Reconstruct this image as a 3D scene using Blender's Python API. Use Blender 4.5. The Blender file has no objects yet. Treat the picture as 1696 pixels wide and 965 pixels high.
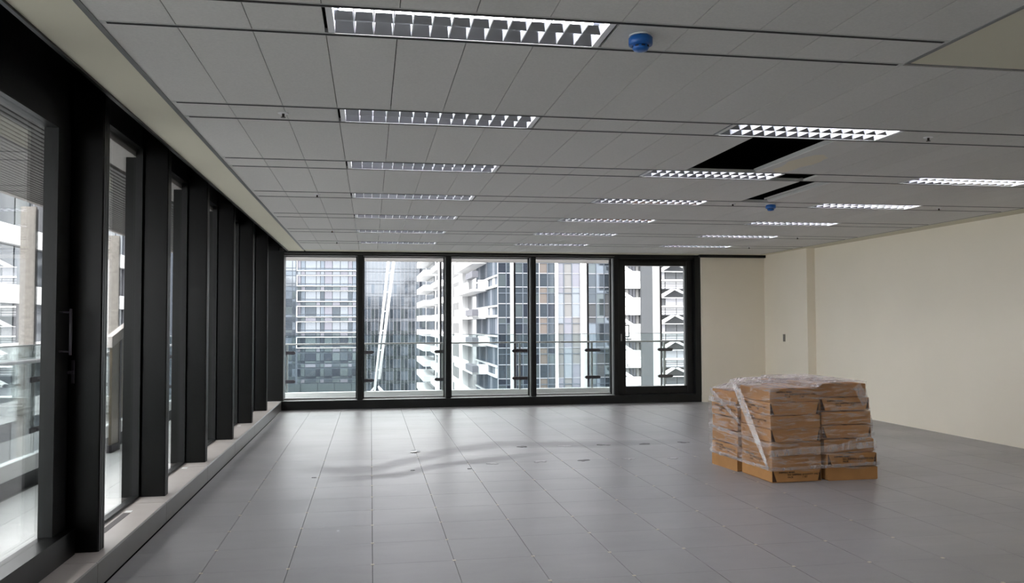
import bpy, math, random
from mathutils import Vector, Matrix

random.seed(7)
SC = bpy.context.scene
COL = SC.collection

# ------------------------------------------------------------------ camera
def make_camera():
    cam = bpy.data.cameras.new('camera')
    cam.sensor_width = 36.0
    cam.lens = 1371.4 * 36.0 / 1696.0
    cam.clip_end = 2000
    o = bpy.data.objects.new('camera', cam)
    COL.objects.link(o)
    yaw, pitch, roll = 0.1692, 0.0377, -0.0038
    f = Vector((math.sin(yaw)*math.cos(pitch), math.cos(yaw)*math.cos(pitch), math.sin(pitch)))
    r = Vector((math.cos(yaw), -math.sin(yaw), 0))
    u = r.cross(f)
    c, s = math.cos(roll), math.sin(roll)
    r2, u2 = c*r + s*u, -s*r + c*u
    o.matrix_world = Matrix(((r2.x, u2.x, -f.x, 0), (r2.y, u2.y, -f.y, 0), (r2.z, u2.z, -f.z, 1.4727), (0, 0, 0, 1)))
    SC.camera = o
make_camera()

# ------------------------------------------------------------------ sky and exposure
SKY = 2.3
TUBE = 16.0
w = bpy.data.worlds.new('overcast_sky')
SC.world = w
w.use_nodes = True
nt = w.node_tree
nt.nodes.clear()
wo = nt.nodes.new('ShaderNodeOutputWorld')
bg = nt.nodes.new('ShaderNodeBackground')
tc = nt.nodes.new('ShaderNodeTexCoord')
sx = nt.nodes.new('ShaderNodeSeparateXYZ')
rp = nt.nodes.new('ShaderNodeValToRGB')
rp.color_ramp.elements[0].position = 0.0
rp.color_ramp.elements[0].color = (0.86, 0.875, 0.90, 1)
rp.color_ramp.elements[1].position = 1.0
rp.color_ramp.elements[1].color = (2.2, 2.2, 2.2, 1)      # standard overcast sky: brighter towards the zenith
nt.links.new(tc.outputs['Generated'], sx.inputs[0])
nt.links.new(sx.outputs['Z'], rp.inputs[0])
nt.links.new(rp.outputs[0], bg.inputs[0])
bg.inputs[1].default_value = SKY
nt.links.new(bg.outputs[0], wo.inputs[0])

sd = bpy.data.lights.new('hazy_sun', 'SUN')     # sun behind thin cloud, from behind and to the left
sd.energy = 2.0
sd.angle = math.radians(25)
so = bpy.data.objects.new('hazy_sun', sd)
COL.objects.link(so)
so.rotation_euler = Vector((0.45, 0.45, -0.77)).to_track_quat('-Z', 'Y').to_euler()

SC.view_settings.view_transform = 'Standard'
SC.view_settings.look = 'None'
SC.view_settings.gamma = 1.0
SC.view_settings.use_curve_mapping = False
SC.view_settings.exposure = 1.15
SC.render.engine = 'CYCLES'
SC.cycles.max_bounces = 10
SC.cycles.diffuse_bounces = 6
SC.cycles.transparent_max_bounces = 24
SC.cycles.sample_clamp_indirect = 6.0

# ------------------------------------------------------------------ helpers
def lin(c):
    c /= 255.0
    return c/12.92 if c <= 0.04045 else ((c+0.055)/1.055)**2.4
def rgb(r, g, b): return (lin(r), lin(g), lin(b), 1)

MATS = {}
def mat(name, color=None, rough=0.5, metal=0.0, spec=0.5, emit=None, estr=0.0,
        noise=None, bump=None, rand=0.0, stretch=(1, 1, 1)):
    """principled material; noise=(scale, amount) varies the colour, bump=(scale, strength)"""
    m = bpy.data.materials.new(name)
    m.use_nodes = True
    n, l = m.node_tree.nodes, m.node_tree.links
    b = n['Principled BSDF']
    b.inputs['Base Color'].default_value = color
    b.inputs['Roughness'].default_value = rough
    b.inputs['Metallic'].default_value = metal
    b.inputs['Specular IOR Level'].default_value = spec
    if emit:
        b.inputs['Emission Color'].default_value = emit
        b.inputs['Emission Strength'].default_value = estr
    pos = None
    def position():
        g = n.new('ShaderNodeNewGeometry')
        mp = n.new('ShaderNodeMapping'); mp.inputs['Scale'].default_value = stretch
        l.new(g.outputs['Position'], mp.inputs[0])
        return mp.outputs[0]
    val = None
    if noise:
        pos = position()
        t = n.new('ShaderNodeTexNoise'); t.inputs['Scale'].default_value = noise[0]; t.inputs['Detail'].default_value = 5
        l.new(pos, t.inputs['Vector'])
        mr = n.new('ShaderNodeMapRange')
        mr.inputs['From Min'].default_value = 0.25; mr.inputs['From Max'].default_value = 0.75
        mr.inputs['To Min'].default_value = 1-noise[1]; mr.inputs['To Max'].default_value = 1+noise[1]
        l.new(t.outputs['Fac'], mr.inputs[0]); val = mr.outputs[0]
    if rand:
        oi = n.new('ShaderNodeObjectInfo')
        mr = n.new('ShaderNodeMapRange')
        mr.inputs['To Min'].default_value = 1-rand; mr.inputs['To Max'].default_value = 1+rand
        l.new(oi.outputs['Random'], mr.inputs[0])
        if val is None: val = mr.outputs[0]
        else:
            mu = n.new('ShaderNodeMath'); mu.operation = 'MULTIPLY'
            l.new(val, mu.inputs[0]); l.new(mr.outputs[0], mu.inputs[1]); val = mu.outputs[0]
    if val is not None:
        vm = n.new('ShaderNodeVectorMath'); vm.operation = 'SCALE'
        vm.inputs[0].default_value = color[:3]
        l.new(val, vm.inputs['Scale']); l.new(vm.outputs[0], b.inputs['Base Color'])
    if bump:
        if pos is None: pos = position()
        t = n.new('ShaderNodeTexNoise'); t.inputs['Scale'].default_value = bump[0]; t.inputs['Detail'].default_value = 3
        l.new(pos, t.inputs['Vector'])
        bp = n.new('ShaderNodeBump'); bp.inputs['Strength'].default_value = bump[1]; bp.inputs['Distance'].default_value = 0.01
        l.new(t.outputs['Fac'], bp.inputs['Height']); l.new(bp.outputs[0], b.inputs['Normal'])
    MATS[name] = m
    return m

def glass(name, tint, refl=1.0, rough=0.0, ior=1.5):
    """thin architectural glass: tinted see-through plus fresnel reflection"""
    m = bpy.data.materials.new(name)
    m.use_nodes = True
    n, l = m.node_tree.nodes, m.node_tree.links
    n.clear()
    out = n.new('ShaderNodeOutputMaterial')
    tr = n.new('ShaderNodeBsdfTransparent'); tr.inputs[0].default_value = tint
    gl = n.new('ShaderNodeBsdfGlossy'); gl.inputs['Roughness'].default_value = rough
    gl.inputs['Color'].default_value = (1, 1, 1, 1)
    fr = n.new('ShaderNodeFresnel'); fr.inputs['IOR'].default_value = ior
    mu = n.new('ShaderNodeMath'); mu.operation = 'MULTIPLY'; mu.inputs[1].default_value = refl; mu.use_clamp = True
    mx = n.new('ShaderNodeMixShader')
    l.new(fr.outputs[0], mu.inputs[0]); l.new(mu.outputs[0], mx.inputs[0])
    l.new(tr.outputs[0], mx.inputs[1]); l.new(gl.outputs[0], mx.inputs[2])
    l.new(mx.outputs[0], out.inputs[0])
    MATS[name] = m
    return m

class MB:
    """collects boxes, quads and tubes, then links them as ONE mesh object"""
    def __init__(s): s.v = []; s.f = []; s.mi = []; s.sm = []
    def quad(s, pts, mi=0):
        k = len(s.v); s.v += [tuple(p) for p in pts]; s.f.append(tuple(range(k, k+len(pts)))); s.mi.append(mi); s.sm.append(False)
        return s
    def box(s, x0, x1, y0, y1, z0, z1, mi=0):
        k = len(s.v)
        s.v += [(x0,y0,z0),(x1,y0,z0),(x1,y1,z0),(x0,y1,z0),(x0,y0,z1),(x1,y0,z1),(x1,y1,z1),(x0,y1,z1)]
        for f in ((0,3,2,1),(4,5,6,7),(0,1,5,4),(1,2,6,5),(2,3,7,6),(3,0,4,7)):
            s.f.append(tuple(k+i for i in f)); s.mi.append(mi); s.sm.append(False)
        return s
    def cbox(s, x0, x1, y0, y1, z0, z1, c=0.01, axis='z', mi=0):
        """box with chamfered edges along one axis"""
        if axis == 'z': a0,a1,b0,b1,h0,h1 = x0,x1,y0,y1,z0,z1; P = lambda a,b,h: (a,b,h)
        elif axis == 'y': a0,a1,b0,b1,h0,h1 = z0,z1,x0,x1,y0,y1; P = lambda a,b,h: (b,h,a)
        else: a0,a1,b0,b1,h0,h1 = y0,y1,z0,z1,x0,x1; P = lambda a,b,h: (h,a,b)
        pr = [(a0+c,b0),(a1-c,b0),(a1,b0+c),(a1,b1-c),(a1-c,b1),(a0+c,b1),(a0,b1-c),(a0,b0+c)]
        return s.prism([P(a,b,h0) for a,b in pr], [P(a,b,h1) for a,b in pr], mi)
    def prism(s, lo, hi, mi=0, smooth=False):
        k = len(s.v); n = len(lo); s.v += [tuple(p) for p in lo] + [tuple(p) for p in hi]
        s.f.append(tuple(k+i for i in reversed(range(n)))); s.mi.append(mi); s.sm.append(False)
        s.f.append(tuple(k+n+i for i in range(n))); s.mi.append(mi); s.sm.append(False)
        for i in range(n):
            j = (i+1) % n
            s.f.append((k+i, k+j, k+n+j, k+n+i)); s.mi.append(mi); s.sm.append(smooth)
        return s
    def tube(s, a, b, r, n=8, mi=0, r2=None):
        a, b = Vector(a), Vector(b); d = (b-a).normalized()
        t = Vector((0,0,1)) if abs(d.z) < 0.9 else Vector((1,0,0))
        u = d.cross(t).normalized(); v = d.cross(u)
        r2 = r if r2 is None else r2
        lo = [a + r*(math.cos(q)*u + math.sin(q)*v) for q in (2*math.pi*i/n for i in range(n))]
        hi = [b + r2*(math.cos(q)*u + math.sin(q)*v) for q in (2*math.pi*i/n for i in range(n))]
        return s.prism(lo, hi, mi, True)
    def lathe(s, prof, n=16, c=(0,0,0), mi=0):
        k = len(s.v)
        for r, z in prof:
            for i in range(n):
                q = 2*math.pi*i/n; s.v.append((c[0]+r*math.cos(q), c[1]+r*math.sin(q), c[2]+z))
        for p in range(len(prof)-1):
            for i in range(n):
                j = (i+1) % n
                s.f.append((k+p*n+i, k+p*n+j, k+(p+1)*n+j, k+(p+1)*n+i)); s.mi.append(mi); s.sm.append(True)
        s.f.append(tuple(k+i for i in reversed(range(n)))); s.mi.append(mi); s.sm.append(False)
        e = k+(len(prof)-1)*n
        s.f.append(tuple(e+i for i in range(n))); s.mi.append(mi); s.sm.append(False)
        return s
    def mesh(s, name, mats):
        me = bpy.data.meshes.new(name)
        me.from_pydata(s.v, [], s.f)
        for m in (mats if isinstance(mats, (list, tuple)) else [mats]): me.materials.append(m)
        me.polygons.foreach_set('material_index', s.mi)
        me.polygons.foreach_set('use_smooth', s.sm)
        me.update()
        return me
    def build(s, name, mats, parent=None, loc=None):
        return put(name, s.mesh(name, mats), parent, loc)

def put(name, me, parent=None, loc=None, rotz=0.0, scale=None):
    o = bpy.data.objects.new(name, me)
    COL.objects.link(o)
    if parent is not None: o.parent = parent
    if loc is not None: o.location = loc
    if rotz: o.rotation_euler = (0, 0, rotz)
    if scale is not None: o.scale = scale
    return o
def empty(name, loc=(0, 0, 0), rotz=0.0):
    return put(name, None, None, loc, rotz)
def tag(o, label, cat=None, group=None, kind=None):
    o['label'] = label
    if cat: o['category'] = cat
    if group: o['group'] = group
    if kind: o['kind'] = kind
    return o
def kids(o): return [c for c in bpy.data.objects if c.parent == o]
def dup(root, loc, rotz=0.0):
    r = root.copy(); COL.objects.link(r); r.location = loc; r.rotation_euler = (0, 0, rotz)
    for ch in root.children:
        c = ch.copy(); COL.objects.link(c); c.parent = r
        for g in ch.children:
            d = g.copy(); COL.objects.link(d); d.parent = c
    return r
def B(x0, x1, y0, y1, z0, z1): return MB().box(x0, x1, y0, y1, z0, z1)

# ------------------------------------------------------------------ materials
black = mat('black_powder_coat', rgb(14, 15, 16), 0.42, spec=0.4)
dark_fin = mat('charcoal_powder_coat', rgb(5, 5, 5), 0.30, spec=0.3)
soot = mat('dark_void', rgb(14, 14, 14), 0.9, spec=0.1)
sill_m = mat('grey_sill_metal', rgb(92, 89, 87), 0.3, noise=(5, 0.06))
lit_sill_top_m = mat('window_lit_sill_top', rgb(172, 165, 161), 0.4, noise=(5, 0.05))  # window light on the sill top, put into a paler colour
frame_grey = mat('grey_aluminium', rgb(150, 150, 150), 0.4, metal=0.3)
steel = mat('brushed_steel', rgb(190, 192, 195), 0.3, metal=0.9)
cream = mat('cream_paint', rgb(240, 231, 214), 0.75, noise=(1.3, 0.02), bump=(60, 0.05))
cream_ceiling = mat('cream_ceiling_plaster', rgb(216, 211, 192), 0.8, noise=(1.5, 0.02))
tile_m = mat('mineral_ceiling_tile', rgb(211, 209, 206), 0.9, noise=(90, 0.06), rand=0.025)
tile_stain = mat('water_stained_ceiling_tile', rgb(211, 209, 206), 0.9, noise=(90, 0.05))
rail_white = mat('ceiling_rail_white', rgb(190, 190, 188), 0.5)
rail_black = mat('ceiling_slot_black', rgb(22, 22, 24), 0.7)
trim_grey = mat('ceiling_edge_grey', rgb(120, 120, 120), 0.5)
alu = mat('reflector_aluminium', rgb(212, 216, 224), 0.14, metal=1.0)
louvre = mat('louvre_bright_aluminium', rgb(235, 236, 240), 0.35, metal=0.4)
lamp_white = mat('lamp_white_enamel', rgb(228, 228, 230), 0.4)
tube_m = mat('fluorescent_tube', rgb(240, 240, 240), 0.4, emit=(1.0, 0.97, 1.0, 1), estr=TUBE)
blue = mat('blue_plastic', rgb(22, 92, 170), 0.3)
blue_dark = mat('blue_plastic_slots', rgb(10, 22, 48), 0.6)
carton = mat('corrugated_cardboard', rgb(170, 122, 72), 0.75, noise=(7, 0.10), bump=(50, 0.05), rand=0.07)
carton_dark = mat('cardboard_seam_and_shade', rgb(70, 46, 28), 0.85)  # dark brown for lid seams and for painted shade behind flaps
ink = mat('black_ink', rgb(38, 32, 28), 0.8)
pane_glass = glass('clear_window_glass', (0.98, 0.985, 0.975, 1), 0.5)
bal_glass = glass('balustrade_glass', (0.85, 0.895, 0.90, 1), 0.7)
bronze_glass = mat('bronze_screen', rgb(100, 89, 73), 0.35, spec=0.5)
granite = mat('speckled_granite', rgb(127, 122, 117), 0.6, noise=(28, 0.25))
paver_m = mat('pale_grey_paver', rgb(194, 194, 194), 0.7, noise=(6, 0.05), rand=0.05)
kerb_white = mat('frosted_band', rgb(215, 218, 218), 0.5)
kerb_dark = mat('dark_kerb', rgb(39, 43, 47), 0.6)
soffit_m = mat('soffit_metal', rgb(90, 87, 85), 0.5)
soffit_panel = mat('soffit_panel_grey', rgb(170, 164, 161), 0.7)
white_steel = mat('white_painted_steel', rgb(234, 234, 234), 0.4)
clamp_m = mat('dark_clamp', rgb(52, 48, 56), 0.45)
bwhite = mat('white_render', rgb(216, 216, 217), 0.8, noise=(0.4, 0.02))
bwhite2 = mat('white_tile_cladding', rgb(191, 193, 195), 0.7)
bgrey = mat('grey_concrete', rgb(66, 68, 72), 0.8, noise=(0.5, 0.06))
bdark = mat('dark_grey_panel', rgb(94, 94, 101), 0.7)
lavender = mat('mullion_pale_grey', rgb(133, 133, 139), 0.5)
mull_dark = mat('mullion_slate', rgb(75, 82, 92), 0.5)
asphalt = mat('street_asphalt', rgb(120, 120, 120), 0.9, noise=(0.2, 0.1))
leaf_m = mat('dry_leaf', rgb(120, 90, 60), 0.8)
yellow_tab = mat('pale_tab', rgb(196, 190, 172), 0.5)
def facade_glass(name, c, metal=0.55, rough=0.06): return mat(name, c, rough, metal=metal, spec=0.6)
fg_blue = facade_glass('facade_glass_blue', rgb(100, 108, 118))
fg_pale = facade_glass('facade_glass_pale', rgb(118, 123, 130))
fg_lav = facade_glass('facade_glass_lavender', rgb(111, 111, 120))
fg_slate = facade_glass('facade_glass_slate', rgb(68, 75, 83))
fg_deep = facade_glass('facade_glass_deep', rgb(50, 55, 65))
matte_slate_glass = mat('matte_window_glass', rgb(65, 73, 83), 0.6, spec=0.1)  # matte slate glass of the side facade
matte_pale = mat('matte_spandrel', rgb(100, 105, 114), 0.6, spec=0.1)  # matte pale spandrels of the side facade
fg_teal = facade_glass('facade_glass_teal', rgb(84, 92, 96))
blind_beige = mat('blind_beige', rgb(85, 77, 73), 0.5)
blind_pale = mat('blind_pale', rgb(106, 105, 106), 0.5)
win_dark = facade_glass('window_dark', rgb(62, 63, 70), 0.3, 0.15)

def floor_material(name):
    C0 = rgb(139, 138, 139)
    m = mat(name, C0, 0.4, spec=0.42)
    n, l = m.node_tree.nodes, m.node_tree.links
    b = n['Principled BSDF']
    g = n.new('ShaderNodeNewGeometry')
    def noise(scale, st, det=6, rough=0.6, dist=0.0):
        mp = n.new('ShaderNodeMapping'); mp.inputs['Scale'].default_value = st
        t = n.new('ShaderNodeTexNoise'); t.inputs['Scale'].default_value = scale; t.inputs['Detail'].default_value = det
        t.inputs['Roughness'].default_value = rough; t.inputs['Distortion'].default_value = dist
        l.new(g.outputs['Position'], mp.inputs[0]); l.new(mp.outputs[0], t.inputs['Vector'])
        return t.outputs['Fac']
    def rng(x, a, b_, c, d):
        r = n.new('ShaderNodeMapRange'); l.new(x, r.inputs[0])
        for i, v in zip(('From Min', 'From Max', 'To Min', 'To Max'), (a, b_, c, d)): r.inputs[i].default_value = v
        return r.outputs[0]
    def op(kind, a, c=None):
        q = n.new('ShaderNodeMath'); q.operation = kind
        for k, x in enumerate((a, c)):
            if x is None: continue
            if isinstance(x, (int, float)): q.inputs[k].default_value = x
            else: l.new(x, q.inputs[k])
        return q.outputs[0]
    mul = lambda a, c: op('MULTIPLY', a, c)
    # dried mop track: two curved streaks across the panels
    sp = n.new('ShaderNodeSeparateXYZ'); l.new(g.outputs['Position'], sp.inputs[0])
    wob = noise(1.7, (1, 1, 1), 3)
    def streak(pts, width):
        fc = n.new('ShaderNodeFloatCurve')
        cv = fc.mapping.curves[0]
        x0, x1, y0, y1 = -1.0, 4.5, 7.5, 10.5
        P = [((x-x0)/(x1-x0), (y-y0)/(y1-y0)) for x, y in pts]
        cv.points[0].location = P[0]; cv.points[1].location = P[-1]
        for p in P[1:-1]: cv.points.new(*p)
        fc.mapping.update()
        l.new(rng(sp.outputs['X'], x0, x1, 0, 1), fc.inputs['Value'])
        yc = rng(fc.outputs[0], 0, 1, y0, y1)
        d = op('ABSOLUTE', op('SUBTRACT', op('ADD', sp.outputs['Y'], op('MULTIPLY', op('SUBTRACT', wob, .5), .35)), yc))
        ends = mul(rng(sp.outputs['X'], pts[0][0]-.2, pts[0][0]+.3, 0, 1), rng(sp.outputs['X'], pts[-1][0]-.5, pts[-1][0]+.3, 1, 0))
        return mul(rng(d, width*.8, width*2.0, 1, 0), ends)
    st = op('MAXIMUM', streak([(-.6, 8.68), (-.08, 8.52), (.3, 8.93), (.57, 9.19), (1.01, 9.64), (1.56, 9.96), (2.07, 9.91), (2.79, 9.77), (3.7, 9.87)], .16),
            streak([(-.3, 8.05), (.27, 8.22), (.52, 8.47), (1.05, 8.78), (1.41, 8.99), (1.9, 9.2)], .09))
    smear = noise(0.8, (.8, 1.1, 1), 5, .55, .2); fine = noise(7, (.4, 1, 1), 5, .6, .5); speck = noise(45, (1, 1, 1), 2)
    oi = n.new('ShaderNodeObjectInfo')
    v = mul(mul(rng(smear, 0.1, 0.9, 0.86, 1.14), rng(fine, 0.1, 0.9, 0.92, 1.08)), rng(oi.outputs['Random'], 0, 1, 0.965, 1.035))
    v = mul(v, rng(speck, 0.35, 0.45, 0.98, 1.0))
    v = mul(v, rng(st, 0, 1, 1.0, .86))
    vm = n.new('ShaderNodeVectorMath'); vm.operation = 'SCALE'; vm.inputs[0].default_value = C0[:3]
    l.new(v, vm.inputs['Scale']); l.new(vm.outputs[0], b.inputs['Base Color'])
    ro = rng(noise(1.1, (.7, 1.2, 1), 3, .5, .2), 0.2, 0.85, 0.285, 0.40)
    ro = op('ADD', ro, mul(st, .12))
    l.new(ro, b.inputs['Roughness'])
    bp = n.new('ShaderNodeBump'); bp.inputs['Strength'].default_value = 0.10; bp.inputs['Distance'].default_value = 0.01
    l.new(noise(2.2, (1, 1, 1), 3), bp.inputs['Height']); l.new(bp.outputs[0], b.inputs['Normal'])
    return m
floor_m = floor_material('grey_laminate_panel')

def stain_tile():
    m = tile_stain
    n, l = m.node_tree.nodes, m.node_tree.links
    b = n['Principled BSDF']
    g = n.new('ShaderNodeNewGeometry')
    d = n.new('ShaderNodeVectorMath'); d.operation = 'SUBTRACT'; d.inputs[1].default_value = (3.33, 6.02, 2.716)
    s = n.new('ShaderNodeVectorMath'); s.operation = 'MULTIPLY'; s.inputs[1].default_value = (7.5, 2.6, 0)
    ln = n.new('ShaderNodeVectorMath'); ln.operation = 'LENGTH'
    t = n.new('ShaderNodeTexNoise'); t.inputs['Scale'].default_value = 5
    l.new(g.outputs['Position'], t.inputs['Vector'])
    ad = n.new('ShaderNodeMath'); ad.operation = 'ADD'
    l.new(g.outputs['Position'], d.inputs[0]); l.new(d.outputs[0], s.inputs[0]); l.new(s.outputs[0], ln.inputs[0])
    l.new(ln.outputs['Value'], ad.inputs[0]); l.new(t.outputs['Fac'], ad.inputs[1])
    r = n.new('ShaderNodeValToRGB')
    r.color_ramp.elements[0].position = 1.05; r.color_ramp.elements[0].color = rgb(222, 213, 194)
    r.color_ramp.elements[0].position = 0.95
    r.color_ramp.elements[1].position = 1.0; r.color_ramp.elements[1].color = rgb(211, 209, 206)
    hm = n.new('ShaderNodeMath'); hm.operation = 'MULTIPLY'; hm.inputs[1].default_value = 0.7
    l.new(ad.outputs[0], hm.inputs[0]); l.new(hm.outputs[0], r.inputs[0]); l.new(r.outputs[0], b.inputs['Base Color'])
stain_tile()

# ------------------------------------------------------------------ dimensions
H = 2.716
XL, XR = -1.49, 7.43            # sill front on the left, plaster wall on the right
YB, YF = 14.567, -4.3
TX0, TP = -1.105, 0.3041        # ceiling tile columns
RY, RS, RW = 3.2702, 1.576, 0.3276   # ceiling service bands: first, spacing, width
FINS = [5.2 + 1.575*k for k in range(-6, 7)]    # left mullions

# ------------------------------------------------------------------ floor
floor = B(-1.95, 7.6, YF-.2, 14.95, -0.30, -0.035).build('floor', soot)
tag(floor, 'grey raised access floor of square panels with thin open joints', 'floor', kind='structure')
pan = B(-0.2483, 0.2483, -0.2492, 0.2492, -0.034, 0.0).mesh('floor_panel', floor_m)
cells = []
for i in range(-3, 15):
    for j in range(-20, 20):
        cx, cy = 0.0157 + 0.5*i + 0.25, 5.1902 + 0.5*j + 0.25
        if cy - .25 > YB or cx - .25 > XR: continue
        ang = math.atan2(cx, cy) - 0.1692
        vis = cy > 4.0 and abs(ang) < 0.60
        cells.append((0 if vis else 1, cy, cx, i, j))
cells.sort()
rest = MB()
for k, (hid, cy, cx, i, j) in enumerate(cells):
    x0, x1 = cx-.2483, min(cx+.2483, XR)
    if cx < -1.2: x0 = XL
    y1 = min(cy+.2483, YB)
    if k < 300 and not hid:
        if x1-x0 > .495 and y1-cy > .248: put('floor_panel', pan, floor, (cx, cy, 0))
        else: B(x0, x1, cy-.2492, y1, -.034, 0).build('floor_panel', floor_m, floor)
    else: rest.box(x0, x1, cy-.2483, y1, -.034, 0)
o = rest.build('distant_floor_panels', floor_m, floor); o['kind'] = 'stuff'
tabs = MB()
for i in range(-2, 8):
    for j in range(-2, 9):
        if random.random() < 0.85:
            x, y = 0.0157+.5*i, 5.1902+.5*j
            tabs.cbox(x-.011, x+.011, y-.011, y+.011, -.004, .0015, .003)
o = tabs.build('corner_caps', yellow_tab, floor); o['kind'] = 'stuff'
o['label'] = 'pale corner caps at the floor panel joints'

# ------------------------------------------------------------------ ceiling
ceil = MB().box(-1.40, 7.6, YF-.2, 14.95, 3.3, 3.45).box(7.5, 7.6, YF, 14.9, 2.75, 3.3).box(-1.40, -1.385, YF, 14.9, 2.75, 3.3).build('ceiling', soot)
tag(ceil, 'white suspended ceiling of narrow mineral tiles with recessed service bands', 'ceiling', kind='structure')
tile_mesh, fill_mesh = {}, {}
def tile(x0, x1, y0, y1, name='ceiling_tile', m=tile_m, cache=None):
    key = (round(y1-y0, 3), name, m.name)
    if key not in tile_mesh:
        tile_mesh[key] = B(0, x1-x0-.004, 0, y1-y0, 0, .016).mesh(name, m)
    return put(name, tile_mesh[key], ceil, (x0+.002, y0, H))
NC = 27
HOLE = {(1, 12), (1, 13), (2, 16)}
for k in range(-1, 7):
    y0 = RY + RS*k + RW + .012
    y1 = RY + RS*(k+1) - .012 if k < 6 else 14.28
    for c in range(NC):
        if (k == -1 and c >= 12) or (k, c) in HOLE: continue
        x = TX0 + TP*c
        tile(x, x+TP, y0, y1, m=tile_stain if (k, c) == (1, 14) else tile_m)
for k in range(0, 7):
    y0, y1 = RY + RS*k + .012, RY + RS*k + RW - .012
    fx = [3] if k == 0 else ([3, 11] if k == 1 else [3, 11, 19])
    skip = set(s+q for s in fx for q in range(4)) | ({15} if k == 2 else set())
    for c in range(NC):
        if c in skip or (k == 0 and c >= 12): continue
        x = TX0 + TP*c
        tile(x, x+TP, y0, y1, 'filler_panel')
    for yy in (RY + RS*k, RY + RS*k + RW):
        xe = TX0 + TP*12 if k == 0 else 7.106
        MB().box(TX0, xe, yy-.017, yy+.017, H-.002, H+.02, 0).box(TX0+.03, xe-.03, yy-.008, yy+.010, H-.0035, H-.0015, 1).build('ceiling_rail', [rail_white, rail_black], ceil)
def part(name, m, x0, x1, y0, y1, z0, z1, parent): return B(x0, x1, y0, y1, z0, z1).build(name, m, parent)
part('plaster_margin', cream_ceiling, -1.385, TX0-.02, YF, 14.9, H, H+.03, ceil)['label'] = 'cream plaster margin along the window wall'
part('plaster_margin', cream_ceiling, 7.116, 7.5, 3.585, 14.6, H, H+.03, ceil)['label'] = 'cream plaster margin along the plain wall'
part('plaster_margin', cream_ceiling, TX0, 7.116, 14.29, 14.6, H, H+.03, ceil)['label'] = 'plaster margin along the far windows'
part('plaster_panel', cream_ceiling, TX0+TP*12+.012, 7.5, YF, 3.575, H, H+.03, ceil)['label'] = 'plain cream plaster panel at the near right'
part('plaster_panel', cream_ceiling, TX0-.02, TX0+TP*12+.012, YF, RY-RS+RW, H, H+.03, ceil)['label'] = 'plain plaster over the near end'
part('edge_trim', trim_grey, TX0-.024, TX0+.002, YF, 14.29, H-.004, H+.02, ceil)
part('edge_trim', trim_grey, TX0+TP*12-.006, TX0+TP*12+.014, YF, 3.58, H-.004, H+.02, ceil)
part('edge_trim', trim_grey, 7.104, 7.118, 3.58, 14.29, H-.002, H+.02, ceil)
part('edge_trim', trim_grey, TX0+TP*12, 7.5, 3.575, 3.587, H-.002, H+.02, ceil)
# T-bars left hanging across the open bays, and one tile pushed up aside
for x in (TX0+TP*12, TX0+TP*14, TX0+TP*16, TX0+TP*17):
    k = 1 if x < 3.3 else 2
    part('cross_tee', rail_white, x-.008, x+.008, RY+RS*k+RW, RY+RS*(k+1), H+.004, H+.03, ceil)
t = put('ceiling_tile', B(0, TP-.01, 0, 1.2, 0, .016).mesh('ceiling_tile', tile_m), ceil, (TX0+TP*17-.05, RY+RS*2+RW+.02, H+.02))
t.rotation_euler = (0, math.radians(-9), 0)
t['label'] = 'ceiling tile lifted askew beside the gap'

# ------------------------------------------------------------------ plaster walls
wr = MB().box(XR, 7.6, YF, 14.7, -.05, H).build('wall_right', cream)
tag(wr, 'long plain cream wall on the right', 'wall', kind='structure')
wb = MB().box(6.04, 7.3, 14.5, 14.75, -.05, H).build('wall_back', cream)
tag(wb, 'short cream wall to the right of the far glass door', 'wall', kind='structure')
part('column', cream, 7.28, 7.45, 12.965, 14.52, -.02, H, wr)['label'] = 'shallow cream column in the far right corner'
wf = B(-1.9, 7.6, YF-.15, YF, -.05, 3.2).build('wall_front', cream)
tag(wf, 'plain cream wall behind the camera', 'wall', kind='structure')
sw = MB().box(7.272, 7.2805, 13.735, 13.805, 1.12, 1.25).build('wall_switch', mat('switch_plate', rgb(150, 143, 132), 0.5))
tag(sw, 'small grey switch plate on the shallow cream column', 'switch')
MB().box(7.269, 7.273, 13.755, 13.785, 1.15, 1.22).build('rocker', frame_grey, sw)

# ------------------------------------------------------------------ left glazed wall
wl = MB().box(-1.80, -1.39, YF, 14.9, 3.06, 3.30).box(-1.80, -1.74, YF, 14.9, 2.84, 3.06).build('wall_left', black)
tag(wl, 'black framed window wall along the left with deep upright fins', 'wall', kind='structure')
part('pelmet_edge', dark_fin, -1.405, -1.385, YF, 14.6, H-.012, 3.06, wl)
part('curtain_track', mat('track_metal', rgb(96, 88, 80), 0.35, metal=0.5), -1.50, -1.46, 2.1, 14.3, 2.885, 2.93, wl)
for i, y in enumerate(FINS):
    m = MB()
    m.cbox(-1.735, -1.555, y, y+.11, .152, 3.06, .008)
    m.box(-1.78, -1.735, y-.025, y+.135, .152, 3.06)
    m.box(-1.87, -1.782, y+.005, y+.105, .10, 3.0)
    f = m.build('mullion', dark_fin, wl)
    MB().box(-1.5552, -1.553, y+.03, y+.045, .155, 3.0).box(-1.5552, -1.553, y+.07, y+.082, .155, 3.0).build('edge_groove', black, f)
post = MB().box(-1.90, -1.465, 14.62, 14.95, .152, 2.72).build('corner_post', black, wl)
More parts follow.
